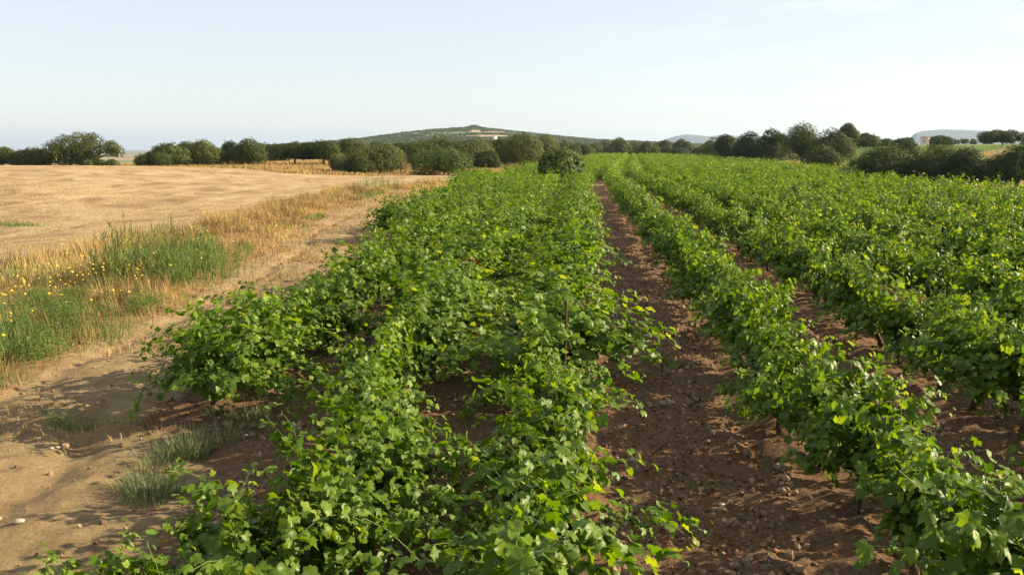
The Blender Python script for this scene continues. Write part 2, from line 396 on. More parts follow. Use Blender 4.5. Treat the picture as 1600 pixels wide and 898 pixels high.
# ------------------------------------------------------------------ grapevines
def vine_data(seed, across, along, wide, side=0.0, extra=0):
    """leaf positions etc. of one vine and its woody and green stems"""
    g = np.random.default_rng(seed)
    hz = g.uniform(.24, .36)
    lean = g.normal(0, .06, 2)
    trunk = [np.array([lean[0] * t + .02 * math.sin(5 * t + seed), lean[1] * t + .02 * math.cos(4 * t + seed), -.06 + (hz + .06) * t]) for t in np.linspace(0, 1, 7)]
    head = trunk[-1]
    wood = [(np.array(trunk), np.linspace(.042, .032, 7) * g.uniform(.85, 1.2))]
    starts = []
    for s in (-1, 1):
        L = g.uniform(.22, .42)
        arm = np.array([head + np.array([g.normal(0, .03) * t, s * L * t, .10 * t - .02 * t * t]) for t in np.linspace(0, 1, 5)])
        wood.append((arm, np.linspace(.028, .017, 5))); starts += [arm[2], arm[3], arm[4], arm[1]]
    starts += [head, head]
    P, N, T, S, C, shoots = [], [], [], [], [], []
    nc = int(g.integers(25, 30)) + (5 if wide else 0) + extra
    for c in range(nc):
        p = starts[c % len(starts)] + g.normal(0, .02, 3)
        ph = g.uniform(0, 2 * math.pi); el = R(g.uniform(50, 86)) if (g.random() < (.45 if wide else .48)) else R(g.uniform(5, 45))
        v = np.array([math.cos(ph) * math.cos(el) * across, math.sin(ph) * math.cos(el) * along, math.sin(el)])
        if side:
            if g.random() < .5: v[0] = abs(v[0]) * side * 1.25
            elif v[0] * side < 0: v[0] *= .55
        L = g.uniform(.55, 1.05) * (1.3 if wide else 1.0); ds = .047; k = int(L / ds)
        droop = g.uniform(.035, .095)
        pts = [p]
        for i in range(k):
            v = v / (np.linalg.norm(v) + 1e-6)
            p = p + v * ds; pts.append(p)
            v = v + np.array([g.normal(0, .07), g.normal(0, .07), g.normal(0, .05) - droop * (i / k) * 2.2])
            if p[2] < .10: v[2] = abs(v[2]) * .3 + .05
            young = i / k
            for rep in range(2 if i % 2 else 1):
                d = unit(g.normal(0, 1, 3) + np.array([0, 0, .25]))
                q = p + d * g.uniform(.04, .12) * (1 - .4 * young)
                out = np.array([q[0], q[1], 0]); out = out / (np.linalg.norm(out) + .15)
                nrm = np.array([0, 0, .75]) + out * .55 + sun_dir * .25 + g.normal(0, .42, 3)
                tip = d * .7 + out * .5 + np.array([0, 0, -.75]) + g.normal(0, .3, 3)
                P.append(q); N.append(nrm); T.append(tip)
                S.append((.046 + .092 * g.random() ** 1.1) * (1 - .50 * max(0, young - .55) / .45))
                C.append(np.clip(.02 + .56 * g.random() + .44 * max(0, young - .5) * 2 * g.random() ** .5, 0, .87))
        shoots.append(np.array(pts))
    P = np.array(P); C = np.array(C)
    odd = g.random(len(C)); C[odd < .006] = .90; 
    P[:, 2] = np.maximum(P[:, 2], .07)
    return dict(P=P, N=np.array(N), T=np.array(T), S=np.array(S), C=C, wood=wood, shoots=shoots, tmpl=g.integers(0, 6, len(P)))

def foliage_mesh(D, name='foliage'):
    geo = Geo()
    for k in range(6):
        s = D['tmpl'] == k
        stamp(geo, *LEAF0[k], D['P'][s], D['N'][s], D['T'][s], D['S'][s] * 1.08, D['C'][s])
    for pts in D['shoots']:
        V, q, cap = tube(pts[::3] if len(pts) > 6 else pts, 0.0028, 4)
        geo.put(V, [q], .6, 1)
    return geo.mesh(name, [M_VINE, M_SHOOT], True)

def trunk_mesh(D):
    geo = Geo()
    for pts, r in D['wood']:
        V, q, cap = tube(pts, r, 8); V = V + np.random.default_rng(len(V)).normal(0, .0035, V.shape)
        geo.put(V, [q, cap])
    return geo.mesh('trunk', [M_BARK], True)

VAR = {'narrow': [vine_data(100 + k, .66, .95, False, 0, 8) for k in range(9)],
       'wide': [vine_data(200 + k, 1.05, .95, True) for k in range(9)],
       'right': [vine_data(300 + k, .85, .9, True, 1.0) for k in range(4)],
       'left': [vine_data(350 + k, .8, .95, True, -1.0) for k in range(6)],
       'full': [vine_data(500 + k, .95, .9, True, 0, 14) for k in range(3)],
       'red': [vine_data(400, .8, .9, False)]}
VAR['red'][0]['C'][np.random.default_rng(5).random(len(VAR['red'][0]['C'])) < .16] = .96
MESH = {}
def meshes(kind, i):
    if (kind, i) not in MESH: MESH[kind, i] = (foliage_mesh(VAR[kind][i]), trunk_mesh(VAR[kind][i]))
    return MESH[kind, i]

rng = np.random.default_rng(11)
plants = []
R_START = {-4: 62, -3: 29.5, -2: 9.3, -1: 3.6}
for k in range(-4, 11):
    y = R_START.get(k, 2.5) + rng.uniform(0, .5)
    end = 320
    while y < end:
        step = rng.uniform(.98, 1.22)
        x = k * ROW + ({0: -.25, 1: .03, 2: .18}.get(k, 0) if k != -1 else (.30 if y < 8.2 else -.08)) + rng.normal(0, .07) + .05 * max(0, y - 82)
        ok = rng.random() > .035
        if y > 70 and x < x_vine(y) + .6: ok = False
        if 74 < y < 80 and k >= 0: ok = ok and rng.random() > .55          # headland where the near block ends
        if math.hypot(x + 1.7, y - 69.5) < 2.5: ok = False                  # the round tree stands here
        if k == 0 and y < 3.2: ok = False
        if ok:
            flip = rng.integers(0, 2)
            if k <= -1: kind = 'wide'
            elif k == 0: kind, flip = 'left', 0
            else: kind = 'narrow' if k <= 2 else ('wide' if rng.random() < .4 else 'narrow')
            if k == -1 and y < 18: kind, flip = 'right', 0
            if k in (-1, 0) and 7.7 < y < 10.6: kind = 'narrow'
            if k == 0 and y < 15 and rng.random() < .18: kind, flip = 'right', 0
            if k == -2 and y > 11 and rng.random() < .3: kind, flip = 'left', 0
            sc = rng.uniform(.92, 1.16) * (1.0 + .05 * (k <= 0)) * (.86 if k == -1 and y < 8 else 1)
            if y > 82: x += 2.0; kind = 'wide'; sc *= 1.05
            if k == -2: x += .3 if y > 12.4 else .05
            if k == -2 and y < 12.4: kind, sc = 'full', 1.02
            if (k == -2 and 13 < y < 14.6) or (k == -2 and 18 < y < 19.5) or (k == -3 and y < 31): kind, flip = 'full', 1
            plants.append(dict(row=k, x=x, y=y, kind=kind, v=int(rng.integers(0, len(VAR[kind]))), rz=(math.pi if flip else 0) + rng.normal(0, .22), sc=sc, sx=(.8 if kind == 'narrow' and k in (-1, 0) else 1.16 if k in (-1, 0) and 10 < y < 24 else .84 if k in (1, 2) else .92)))
        y += step
for x, y, sc in ((-2.75, 4.7, .80), (-3.0, 4.25, .84), (-2.35, 5.6, .8)):
    plants.append(dict(row=-1, x=x, y=y, kind='narrow', v=3, rz=.2, sc=sc, sx=.9))
for p in plants:
    p['z'] = float(gz(np.array([p['x']]), np.array([p['y']]))[0]) - .02
# one reddened vine left of the stake
pts = np.array([[p['x'], p['y'], .6] for p in plants])
u, v, dep = project(pts)
i = int(np.argmin((np.where(dep > 0, u, 9e9) - 728) ** 2 + (v - 455) ** 2)); plants[i]['kind'], plants[i]['v'] = 'red', 0
u, v, dep = project(np.array([[p['x'], p['y'], .7] for p in plants]))
vis = (dep > 2.5) & (u > -60 / dep * 8) & (u < W0 + 60 / dep * 8) & (v > 0) & (v < H0 + 900 / np.maximum(dep, 1))
order = [i for i in np.argsort(dep) if vis[i]][:300]
ORD = ['nearest', 'second', 'third', 'fourth', 'fifth', 'sixth', 'seventh', 'eighth', 'ninth', 'tenth', 'eleventh', 'twelfth', 'thirteenth', 'fourteenth', 'fifteenth', 'sixteenth', 'seventeenth', 'eighteenth', 'nineteenth']
TENS = {2: 'twent', 3: 'thirt', 4: 'fort', 5: 'fift', 6: 'sixt'}
def ordinal(n):
    if n <= 19: return ORD[n - 1]
    t, r = divmod(n, 10)
    return TENS[t] + 'ieth' if r == 0 else TENS[t] + 'y-' + (['first'] + ORD[1:9])[r - 1]
NUMW = ['', 'first', 'second', 'third', 'fourth', 'fifth', 'sixth', 'seventh', 'eighth', 'ninth', 'tenth']
ROWN = {k: 'the %s row %s of the soil lane' % (NUMW[k] if k > 0 else NUMW[1 - k], 'right' if k > 0 else 'left') for k in range(-4, 11)}
LOOK = {'narrow': 'bushy', 'wide': 'sprawling', 'right': 'sprawling', 'left': 'sprawling', 'full': 'dense', 'red': 'red-leaved'}
count = {}
ind = set(order)
for i in sorted(order, key=lambda i: (plants[i]['row'], plants[i]['y'])):
    p = plants[i]; count[p['row']] = count.get(p['row'], 0) + 1
    fm, tm = meshes(p['kind'], p['v'])
    root = empty('grapevine', (p['x'], p['y'], p['z']), p['rz']); root.scale = (p['sc'] * p['sx'], p['sc'], p['sc'] * (.88 if p['row'] <= 0 else .97))
    n = count[p['row']]
    lab = '%s vine, %s%s in %s' % (LOOK[p['kind']], ordinal(n), '' if n == 1 else ' from the front', ROWN[p['row']])
    tag(root, lab, 'grapevine', 'grapevines in the vineyard rows')
    add('trunk', tm, root); add('foliage', fm, root)

geo = Geo(); g2 = np.random.default_rng(77)
for i, p in enumerate(plants):
    if i in ind: continue
    D = VAR[p['kind']][p['v']]
    d = math.hypot(p['x'], p['y'])
    if d < 50: frac, grow, T = 1.0, 1.08, None
    elif d < 95: frac, grow, T = .42, 1.55, LEAF1
    elif d < 170: frac, grow, T = .22, 2.0, LEAF2
    else: frac, grow, T = .12, 2.7, LEAF2
    s = g2.random(len(D['P'])) < frac
    c, sn = math.cos(p['rz']), math.sin(p['rz']); Rm = np.array([[c, sn, 0], [-sn, c, 0], [0, 0, 1]])
    tr = lambda a: a @ Rm
    P = tr(D['P'][s]) * p['sc'] + np.array([p['x'], p['y'], p['z']])
    if T is None:
        tm = D['tmpl'][s]
        for k in range(6):
            m_ = tm == k
            stamp(geo, *LEAF0[k], P[m_], tr(D['N'][s])[m_], tr(D['T'][s])[m_], D['S'][s][m_] * grow, D['C'][s][m_])
    else:
        stamp(geo, *T, P, tr(D['N'][s]), tr(D['T'][s]), D['S'][s] * grow, np.clip(D['C'][s] + g2.normal(0, .05), 0, .87))
tag(add('distant_vines', geo.mesh('distant_vines', [M_VINE])), 'mass of green vine rows running on into the distance', 'vineyard', None, 'stuff')

# stakes standing among the vines
def stake(px, py, dist, h, m, label, r=.016):
    b = bear(px, py, dist); z = float(gz(np.array([b[0]]), np.array([b[1]]))[0])
    geo = Geo(); pts = np.array([[0, 0, -.1], [.008, .004, h * .5], [.018, -.006, h]])
    V, q, cap = tube(pts, [r, r * .95, r * .85], 7); geo.put(V, [q, cap])
    o = add('vine_stake', geo.mesh('vine_stake', [m]), None, (b[0], b[1], z))
    tag(o, label, 'stake')
stake(882, 545, 10.6, 1.22, M_STAKE, 'short dark rusty stake rising from the first row left of the soil lane')
stake(1189, 545, 11.2, .86, M_CANE, 'pale dry cane stake standing in the row right of the soil lane', .011)
stake(1188, 520, 15.0, 1.15, M_STAKE, 'dark stake half hidden by leaves farther along the row right of the lane', .014)

# ------------------------------------------------------------------ loose things on the soil
geo = Geo(); g = np.random.default_rng(21)
ico_v = []; t_ = (1 + 5 ** .5) / 2
ico_v = unit(np.array([[-1, t_, 0], [1, t_, 0], [-1, -t_, 0], [1, -t_, 0], [0, -1, t_], [0, 1, t_], [0, -1, -t_], [0, 1, -t_], [t_, 0, -1], [t_, 0, 1], [-t_, 0, -1], [-t_, 0, 1]], float))
ico_f = np.array([[0, 11, 5], [0, 5, 1], [0, 1, 7], [0, 7, 10], [0, 10, 11], [1, 5, 9], [5, 11, 4], [11, 10, 2], [10, 7, 6], [7, 1, 8], [3, 9, 4], [3, 4, 2], [3, 2, 6], [3, 6, 8], [3, 8, 9], [4, 9, 5], [2, 4, 11], [6, 2, 10], [8, 6, 7], [9, 8, 1]])
n = 50000
Yc = 4.6 + 24 * g.random(n) ** 1.5; Xc = g.uniform(-8, 10, n)
rag = np.abs(((Xc + ROW / 2) % ROW) - ROW / 2); keep = (rag > .2) & ((Xc > x_vine(Yc) + .3) | (g.random(n) < .16)); Xc, Yc = Xc[keep], Yc[keep]; n = len(Xc)
sz = .007 + .036 * g.random(n) ** 2.6 * (.5 + smooth(-.2, .3, fbm(Xc * 1.5, Yc * 1.5, 77, 3)))
pos = np.stack([Xc, Yc, gz(Xc, Yc) + sz * .35], 1)
for k in range(5):
    s = np.arange(n) % 5 == k
    stamp(geo, ico_v * g.uniform(.7, 1.2, (12, 1)), [ico_f], pos[s], g.normal(0, 1, (s.sum(), 3)), g.normal(0, 1, (s.sum(), 3)), np.stack([sz[s], sz[s] * g.uniform(.6, 1, s.sum()), sz[s] * g.uniform(.5, .9, s.sum())], 1), g.random(s.sum()))
m, nn, ll, pp = mat('soil_clod'); at = nn.new('ShaderNodeAttribute'); at.attribute_name = 'tint'
rp_ = ramp(nn, [(0, (.12, .076, .044)), (.7, (.23, .152, .088)), (1, (.33, .235, .145))]); ll.new(at.outputs['Fac'], rp_.inputs['Fac']); ll.new(rp_.outputs['Color'], pp.inputs['Base Color']); pp.inputs['Roughness'].default_value = .95
tag(add('soil_clods', geo.mesh('soil_clods', [m])), 'loose clods of brown earth scattered between the vine rows', 'soil', None, 'stuff')

geo = Geo()
n = 14000
Yc = 4.6 + 62 * g.random(n) ** 1.7; Xc = np.where(g.random(n) < .55, g.normal(.95, .42, n), g.uniform(-3, 9, n))
dens = fbm(Xc * .8, Yc * .55, 71, 3); keep = dens + g.normal(0, .25, n) > .05; Xc, Yc = Xc[keep], Yc[keep]; n = len(Xc)
nr = np.array([0, 0, 1.]) + g.normal(0, .9, (n, 3))
stamp(geo, *LEAF1, np.stack([Xc, Yc, gz(Xc, Yc) + .014], 1), nr, g.normal(0, 1, (n, 3)), g.uniform(.022, .062, n), g.random(n) ** .9)
tag(add('leaf_litter', geo.mesh('leaf_litter', [M_LITTER])), 'dead reddish leaves strewn over the soil lanes', 'dead leaves', None, 'stuff')

def stone(px, py, r, label, seed):
    rr = ray(px, py); t = -CAM_H / rr[2]; x, y = rr[0] * t, rr[1] * t
    gg = np.random.default_rng(seed); V = ico_v * gg.uniform(.75, 1.2, (12, 1)) * np.array([1.25, .9, .62]) * r
    V, F = V, ico_f
    geo = Geo(); geo.put(V, [F])
    o = add('stone', geo.mesh('stone', [M_STONE], True), None, (x, y, float(gz(np.array([x]), np.array([y]))[0]) + r * .3))
    sub = o.modifiers.new('round', 'SUBSURF'); sub.levels = sub.render_levels = 2
    tag(o, label, 'stone', 'pale stones on bare ground')
stone(1127, 794, .035, 'small white stone lying in the middle of the soil lane', 1)
stone(80, 697, .03, 'pale stone on the sandy track, left of a close pair', 2)
stone(90, 693, .032, 'pale stone on the sandy track, right of a close pair', 3)
stone(1418, 727, .04, 'pale stone on the soil between the two rows at lower right', 4)
stone(30, 825, .05, 'flat buff stone on the track at lower left', 5)
stone(1012, 532, .075, 'grey buff stone in the soil lane farther from the camera', 6)

# perforated white plastic strip lying between the rows
rr = ray(655, 718); t = -CAM_H / rr[2]; x, y = rr[0] * t, rr[1] * t
tray_at = (x, y, float(gz(np.array([x]), np.array([y]))[0]) + .05)
geo = Geo()
for r_ in range(2):
    for c_ in range(7):
        a = np.arange(8) / 8 * 2 * math.pi
        for rad0, rad1, z0, z1 in ((.012, .020, -.02, .015), (.020, .013, .015, .017)):
            V = np.concatenate([np.stack([np.cos(a) * q + (c_ - 3) * .048, np.sin(a) * q + (r_ - .5) * .075, a * 0 + z], 1) for q, z in ((rad0, z0), (rad1, z1))])
            geo.put(V, [np.array([[i, (i + 1) % 8, 8 + (i + 1) % 8, 8 + i] for i in range(8)])])
V, q, cap = tube(np.array([[-.18, 0, -.03], [.18, 0, -.03]]), .06, 6); V[:, 2] = -.03 + (V[:, 2] + .03) * .15; geo.put(V, [q, cap], .5, 1)
tag(add('seedling_tray', geo.mesh('seedling_tray', [M_WHITE, simple('brown_plastic', (.15, .12, .09), .7)]), None, tray_at), 'small white plastic cell tray lying on soil between vine rows', 'tray').rotation_euler = (0, 0, .12)

# ------------------------------------------------------------------ grass, weeds, flowers
def crown_cloud(g, lobes, n, leaf, tintbase=.45):
    P, N, C = [], [], []
    vol = np.array([l[1] ** 2 for l in lobes]); cnt = (n * vol / vol.sum()).astype(int)
    for (c, r, fl), k in zip(lobes, cnt):
        d = unit(g.normal(0, 1, (k, 3))); d[:, 2] = np.where(d[:, 2] < -.8, -d[:, 2] * .6, d[:, 2])
        bump = 1 + .13 * np.sin(d[:, 0] * 7 + c[0] * 3) * np.sin(d[:, 1] * 6 + c[1] * 5) + .09 * np.sin(d[:, 2] * 11 + d[:, 0] * 9 + c[2])
        rad = r * bump * (1 - .20 * g.random(k) ** 2.2)
        P.append(c + d * rad[:, None] * np.array([1, 1, fl])); N.append(d + g.normal(0, .27, (k, 3)) + np.array([0, 0, .15]))
        C.append(np.clip(tintbase + g.normal(0, .16) + g.normal(0, .15, k), 0, 1))
    P, N, C = np.concatenate(P), np.concatenate(N), np.concatenate(C)
    return P, N, unit(g.normal(0, 1, P.shape) + np.array([0, 0, -.4])), leaf * g.uniform(.6, 1.3, len(P)), C

def blades(geo, X, Y, h, w, tint, g, lean=.35, zoff=-.03, mat=0):
    n = len(X); az = g.uniform(0, 2 * math.pi, n)
    tip = np.stack([np.cos(az) * lean * g.random(n), np.sin(az) * lean * g.random(n), np.ones(n)], 1)
    nr = np.stack([np.cos(az), np.sin(az), np.zeros(n)], 1)
    stamp(geo, *BLADE, np.stack([X, Y, gz(X, Y) + zoff], 1), nr, tip, np.stack([w, h, h * .8], 1), tint, mat)

def sample(n, y0, y1, xa, xb, g, pw=1.5):
    Y = y0 + (y1 - y0) * g.random(n) ** pw
    return xa(Y) + (xb(Y) - xa(Y)) * g.random(n), Y

g = np.random.default_rng(31)
# dry verge
X, Y = sample(105000, 7, 82, lambda Y: x_verge(Y) - .6, lambda Y: x_track(Y) + .1, g, 1.7)
dn = fbm(X * .45, Y * .35, 81, 3); edge = smooth(0, 1.2, x_track(Y) - X)
greenz = np.exp(-((X + 9.3) / 2.0) ** 2 - ((Y - 13) / 3.2) ** 2)
dry = (g.random(len(X)) > greenz * .85) & (dn + g.normal(0, .3, len(X)) > -.35)
d_ = np.hypot(X, Y)
h = (.15 + .42 * g.random(len(X)) ** 1.4) * (.45 + .55 * edge) * (1 + .7 * dn) * np.clip(.75 + 1.1 * fbm(X * .9, Y * .8, 87, 3), .3, 1.5)
geo = Geo(); blades(geo, X[dry], Y[dry], h[dry], (.004 + .00052 * d_[dry]), np.clip(.50 + .9 * fbm(X[dry] * .6, Y[dry] * .5, 89, 3) + g.normal(0, .2, dry.sum()), 0, 1), g)
# sparse far strip in front of the tree belt and along the field edge
X2 = g.uniform(-75, -4, 30000); Y2 = field_end(X2) + 60 * g.random(30000) ** 1.6 - 2
k2 = (X2 < x_vine(Y2) - 1.5)
X2, Y2 = X2[k2], Y2[k2]
blades(geo, X2, Y2, g.uniform(.12, .42, len(X2)), np.full(len(X2), .10), np.clip(g.normal(.4, .22, len(X2)), 0, 1), g)
X3 = g.uniform(25, 50, 9000); Y3 = g.uniform(48, 240, 9000)
kk = fbm(X3 * .08, Y3 * .05, 85, 3) > .05; X3, Y3 = X3[kk], Y3[kk]
blades(geo, X3, Y3, g.uniform(.12, .35, len(X3)), np.full(len(X3), .10), np.clip(g.normal(.45, .22, len(X3)), 0, 1), g)
for a0, a1, d0, d1 in ((1185, 1275, 104, 128), (1296, 1345, 84, 104)):
    q = np.array([bear(g.uniform(a0, a1), HORIZON, g.uniform(d0, d1)) for _ in range(1500)])
    blades(geo, q[:, 0], q[:, 1], g.uniform(.5, 1.25, 1500), np.full(1500, .10), np.clip(g.normal(.4, .22, 1500), 0, 1), g)
X4, Y4 = sample(26000, 9, 70, lambda Y: x_track(Y), lambda Y: x_vine(Y) + .2, g, 1.3)
kk = fbm(X4 * .7, Y4 * .45, 95, 3) + g.normal(0, .2, len(X4)) + .36 * smooth(14, 40, Y4) > .36; X4, Y4 = X4[kk], Y4[kk]
blades(geo, X4, Y4, g.uniform(.04, .16, len(X4)), .005 + .0006 * np.hypot(X4, Y4), np.clip(g.normal(.35, .22, len(X4)), 0, 1), g, 1.6, -.01)
tag(add('dry_grass', geo.mesh('dry_grass', [M_DRY])), 'straw coloured dry grass along the track and field edges', 'dry grass', None, 'stuff')

# stubble on the mown field
geo = Geo(); n = 30000
Y = 12 + 40 * g.random(n) ** 1.2; X = x_verge(Y) - 34 * g.random(n) ** 1.2
kk = fbm(X * .25, Y * .9, 91, 3) + g.normal(0, .25, n) > -.1; X, Y = X[kk], Y[kk]
blades(geo, X, Y, g.uniform(.03, .10, len(X)), .008 + .0005 * np.hypot(X, Y), np.clip(g.normal(.75, .2, len(X)), 0, 1), g, 2.5, -.005)
tag(add('stubble', geo.mesh('stubble', [M_DRY])), 'short cut straw stubble on the mown field', 'stubble', None, 'stuff')

# green weeds
geo = Geo()
X, Y = sample(90000, 7, 70, lambda Y: x_verge(Y), lambda Y: x_track(Y) + .3, g, 1.6)
greenz = 1.5 * np.exp(-((X + 9.4) / 2.3) ** 2 - ((Y - 13.6) / 3.6) ** 2) * smooth(-.45, .35, fbm(X * .55, Y * .5, 99, 3)) + .30 * smooth(-.05, .35, fbm(X * .35, Y * .3, 83, 3))
kk = g.random(len(X)) < greenz; X, Y = X[kk], Y[kk]; gg_ = greenz[kk]
blades(geo, X, Y, (.12 + .36 * g.random(len(X))) * (.5 + .5 * np.minimum(gg_, 1)) * np.clip(.85 + 1.2 * fbm(X * .8, Y * .7, 97, 3), .35, 1.5), .004 + .00042 * np.hypot(X, Y), np.clip(g.normal(.38, .22, len(X)), 0, 1), g, .7)
X = g.uniform(24.5, 58, 26000); Y = g.uniform(45, 250, 26000); kk = fbm(X * .08, Y * .05, 85, 3) + g.normal(0, .15, 26000) < .12; X, Y = X[kk], Y[kk]
blades(geo, X, Y, g.uniform(.12, .4, len(X)), np.full(len(X), .10), np.clip(g.normal(.3, .2, len(X)), 0, 1), g, .6)
for px, py, rad in ((25, 345, .5), (105, 405, .7), (60, 408, .6), (150, 385, .4), (60, 415, .5), (30, 420, .6), (140, 402, .4)):
    rr = ray(px, py); t = -(CAM_H - .25) / rr[2]; cx, cy = rr[0] * t, rr[1] * t
    X = g.normal(cx, rad, 260); Y = g.normal(cy, rad * .6, 260)
    blades(geo, X, Y, g.uniform(.08, .25, 260), np.full(260, .03), np.clip(g.normal(.35, .2, 260), 0, 1), g, .8)
for px, py, rad, n in ((1110, 760, .14, 120), (1120, 850, .10, 50), (1060, 575, .12, 60), (130, 690, .2, 60), (1040, 745, .08, 30), (1230, 620, .15, 50), (700, 600, .3, 150)):
    rr = ray(px, py); t = -CAM_H / rr[2]; cx, cy = rr[0] * t, rr[1] * t
    X = g.normal(cx, rad, n); Y = g.normal(cy, rad, n)
    blades(geo, X, Y, g.uniform(.03, .10, n), np.full(n, .010), np.clip(g.normal(.4, .2, n), 0, 1), g, 1.2)
for k in range(150):                                               # feathery low weeds
    cx, cy = g.normal(-9.3, 1.5), g.normal(13.2, 2.6) if k < 115 else g.uniform(16, 32)
    if not x_verge(cy) < cx < x_track(cy) - .15: continue
    r_ = g.uniform(.14, .34); P, N, T, S, C = crown_cloud(g, [(np.array([cx, cy, float(gz(np.array([cx]), np.array([cy]))[0]) + r_ * .55]), r_, .9)], 330, .035, .4)
    geo_s = S[:, None] * np.array([[.45, 1.6, 1]]); stamp(geo, *LEAF2, P, N, T + [0, 0, .9], geo_s, C)
tag(add('green_weeds', geo.mesh('green_weeds', [M_GREENGRASS])), 'green weeds and grasses growing along the verge', 'weeds', None, 'stuff')

# yellow flower heads on thin stems
geo = Geo(); petal = []
X, Y = sample(2400, 10, 46, lambda Y: x_verge(Y) + .3, lambda Y: x_track(Y) - .2, g, 1.3)
fd = np.exp(-((X + 9.9) / 1.6) ** 2 - ((Y - 18.5) / 5.0) ** 2) * smooth(-.3, .4, fbm(X, Y, 101, 2)) + .07
kk = g.random(2400) < fd; X, Y = X[kk], Y[kk]; n = len(X)
h = g.uniform(.4, .72, n)
blades(geo, X, Y, h, np.full(n, .009), np.full(n, .5), g, .05, -.02, 1)
a = np.arange(10) / 10 * 2 * math.pi; rd = np.where(np.arange(10) % 2, .62, 1.)
fl = np.concatenate([[[0, 0, .12]], np.stack([np.cos(a) * rd, np.sin(a) * rd, 0 * a], 1)]); ff = [np.array([[0, 1 + i, 1 + (i + 1) % 10] for i in range(10)])]
nr = np.array([.25, -.25, .8]) + g.normal(0, .35, (n, 3))
stamp(geo, fl, ff, np.stack([X, Y, gz(X, Y) + h - .02], 1), nr, g.normal(0, 1, (n, 3)), g.uniform(.013, .026, n), np.full(n, .5), 0)
tag(add('yellow_wildflowers', geo.mesh('yellow_wildflowers', [M_YELLOW, M_GREENGRASS])), 'scattered small yellow daisies among the verge grasses', 'wildflowers', None, 'stuff')

# reed clump: stems with arching leaves and plumes
def reeds(name, cx, cy, rx, ry, n, hmin, hmax, label, seed, m=M_GREENGRASS, leafn=7, cat='reeds'):
    g = np.random.default_rng(seed); st = Geo()
    for k in range(n):
        x, y = g.normal(0, rx), g.normal(0, ry); h = g.uniform(hmin, hmax) * (1 - .55 * min(1, math.hypot(x / rx, y / ry) / 2.2)); l = g.normal(0, .12, 2) * h
        pts = np.array([[x + l[0] * t * t, y + l[1] * t * t, -.05 + h * t] for t in np.linspace(0, 1, 5)])
        V, q, cap = tube(pts, np.linspace(.009, .003, 5), 4); st.put(V, [q], .6)
        t = g.uniform(.12, 1, leafn); P = np.stack([x + l[0] * t * t, y + l[1] * t * t, h * t], 1); az = g.uniform(0, 6.28, leafn)
        tip = np.stack([np.cos(az), np.sin(az), g.uniform(.5, 1.6, leafn)], 1); nr = np.stack([-np.cos(az), -np.sin(az), g.uniform(.4, 1, leafn)], 1)
        stamp(st, *BLADE, P, nr, tip, np.stack([np.full(leafn, .022), g.uniform(.18, .38, leafn), -g.uniform(.1, .3, leafn)], 1), np.clip(g.normal(.5, .22, leafn), 0, 1), 1)
    tag(add(name, st.mesh(name, [M_SHOOT, m]), None, (cx, cy, float(gz(np.array([cx]), np.array([cy]))[0]))), label, cat)
b = bear(255, 440, 22.5); reeds('reed_clump', b[0], b[1], .75, .6, 200, .8, 1.6, 'tall light green reed clump at the edge of the straw field', 1)
b = bear(318, 430, 24.5); reeds('reed_clump', b[0], b[1], .30, .34, 100, .8, 1.2, 'lower green reed clump just right of the tallest reeds', 2)
b = bear(180, 440, 22); reeds('reed_clump', b[0], b[1], .28, .3, 34, .9, 1.75, 'sparse reed clump with tall thin stalks left of the tallest reeds', 3)
b = bear(590, 300, 72); reeds('weed_clump', b[0], b[1], 1.0, .8, 60, .6, 1.3, 'green weed clump where the track meets the straw field', 4, M_GREENGRASS, 9, 'weeds')

def tuft(px, py, rx, ry, n, hmax, label, seed, m=M_GREYGRASS):
    rr = ray(px, py); t = -CAM_H / rr[2]; cx, cy = rr[0] * t, rr[1] * t; g = np.random.default_rng(seed)
    geo = Geo(); z0 = float(gz(np.array([cx]), np.array([cy]))[0])
    cxs = g.normal(0, .42, (9, 2)); ci = g.integers(0, 9, n); r0 = np.sqrt(g.random(n)); az = g.uniform(0, 6.283, n); x, y = (np.cos(az) * r0 * .38 + cxs[ci, 0]) * rx * 1.1, (np.sin(az) * r0 * .38 + cxs[ci, 1]) * ry * 1.1
    out = np.stack([np.cos(az) * r0, np.sin(az) * r0, np.zeros(n)], 1)
    tip = out * .9 + np.array([0, 0, 1.]) + g.normal(0, .22, (n, 3)); nr = -out + g.normal(0, .3, (n, 3))
    h = hmax * g.uniform(.3, 1, n) * g.uniform(.6, 1.15, 9)[ci]
    stamp(geo, *BLADE, np.stack([x, y, gz(cx + x, cy + y) - z0 - .02], 1), nr, tip, np.stack([np.full(n, .007), h, -h * .7], 1), np.clip(g.normal(.5, .25, n), 0, 1))
    tag(add('grass_tuft', geo.mesh('grass_tuft', [m]), None, (cx, cy, z0)), label, 'grass tuft')
tuft(235, 770, .42, .35, 900, .34, 'soft grey-green grass tuft on the track beside the nearest vines', 1)
tuft(290, 705, .42, .40, 900, .38, 'spiky grey-green grass tuft in front of the bushy vine by the track', 2)
tuft(390, 655, .45, .45, 700, .32, 'shaded grass tuft between the vine by the track and the next row', 3)
tuft(115, 660, .30, .20, 250, .22, 'thin green grass tuft on the sandy track', 4, M_GREENGRASS)
tuft(525, 437, .25, .2, 260, .5, 'dry yellow-brown weed tuft at the left edge of the vines', 5, M_DRY)

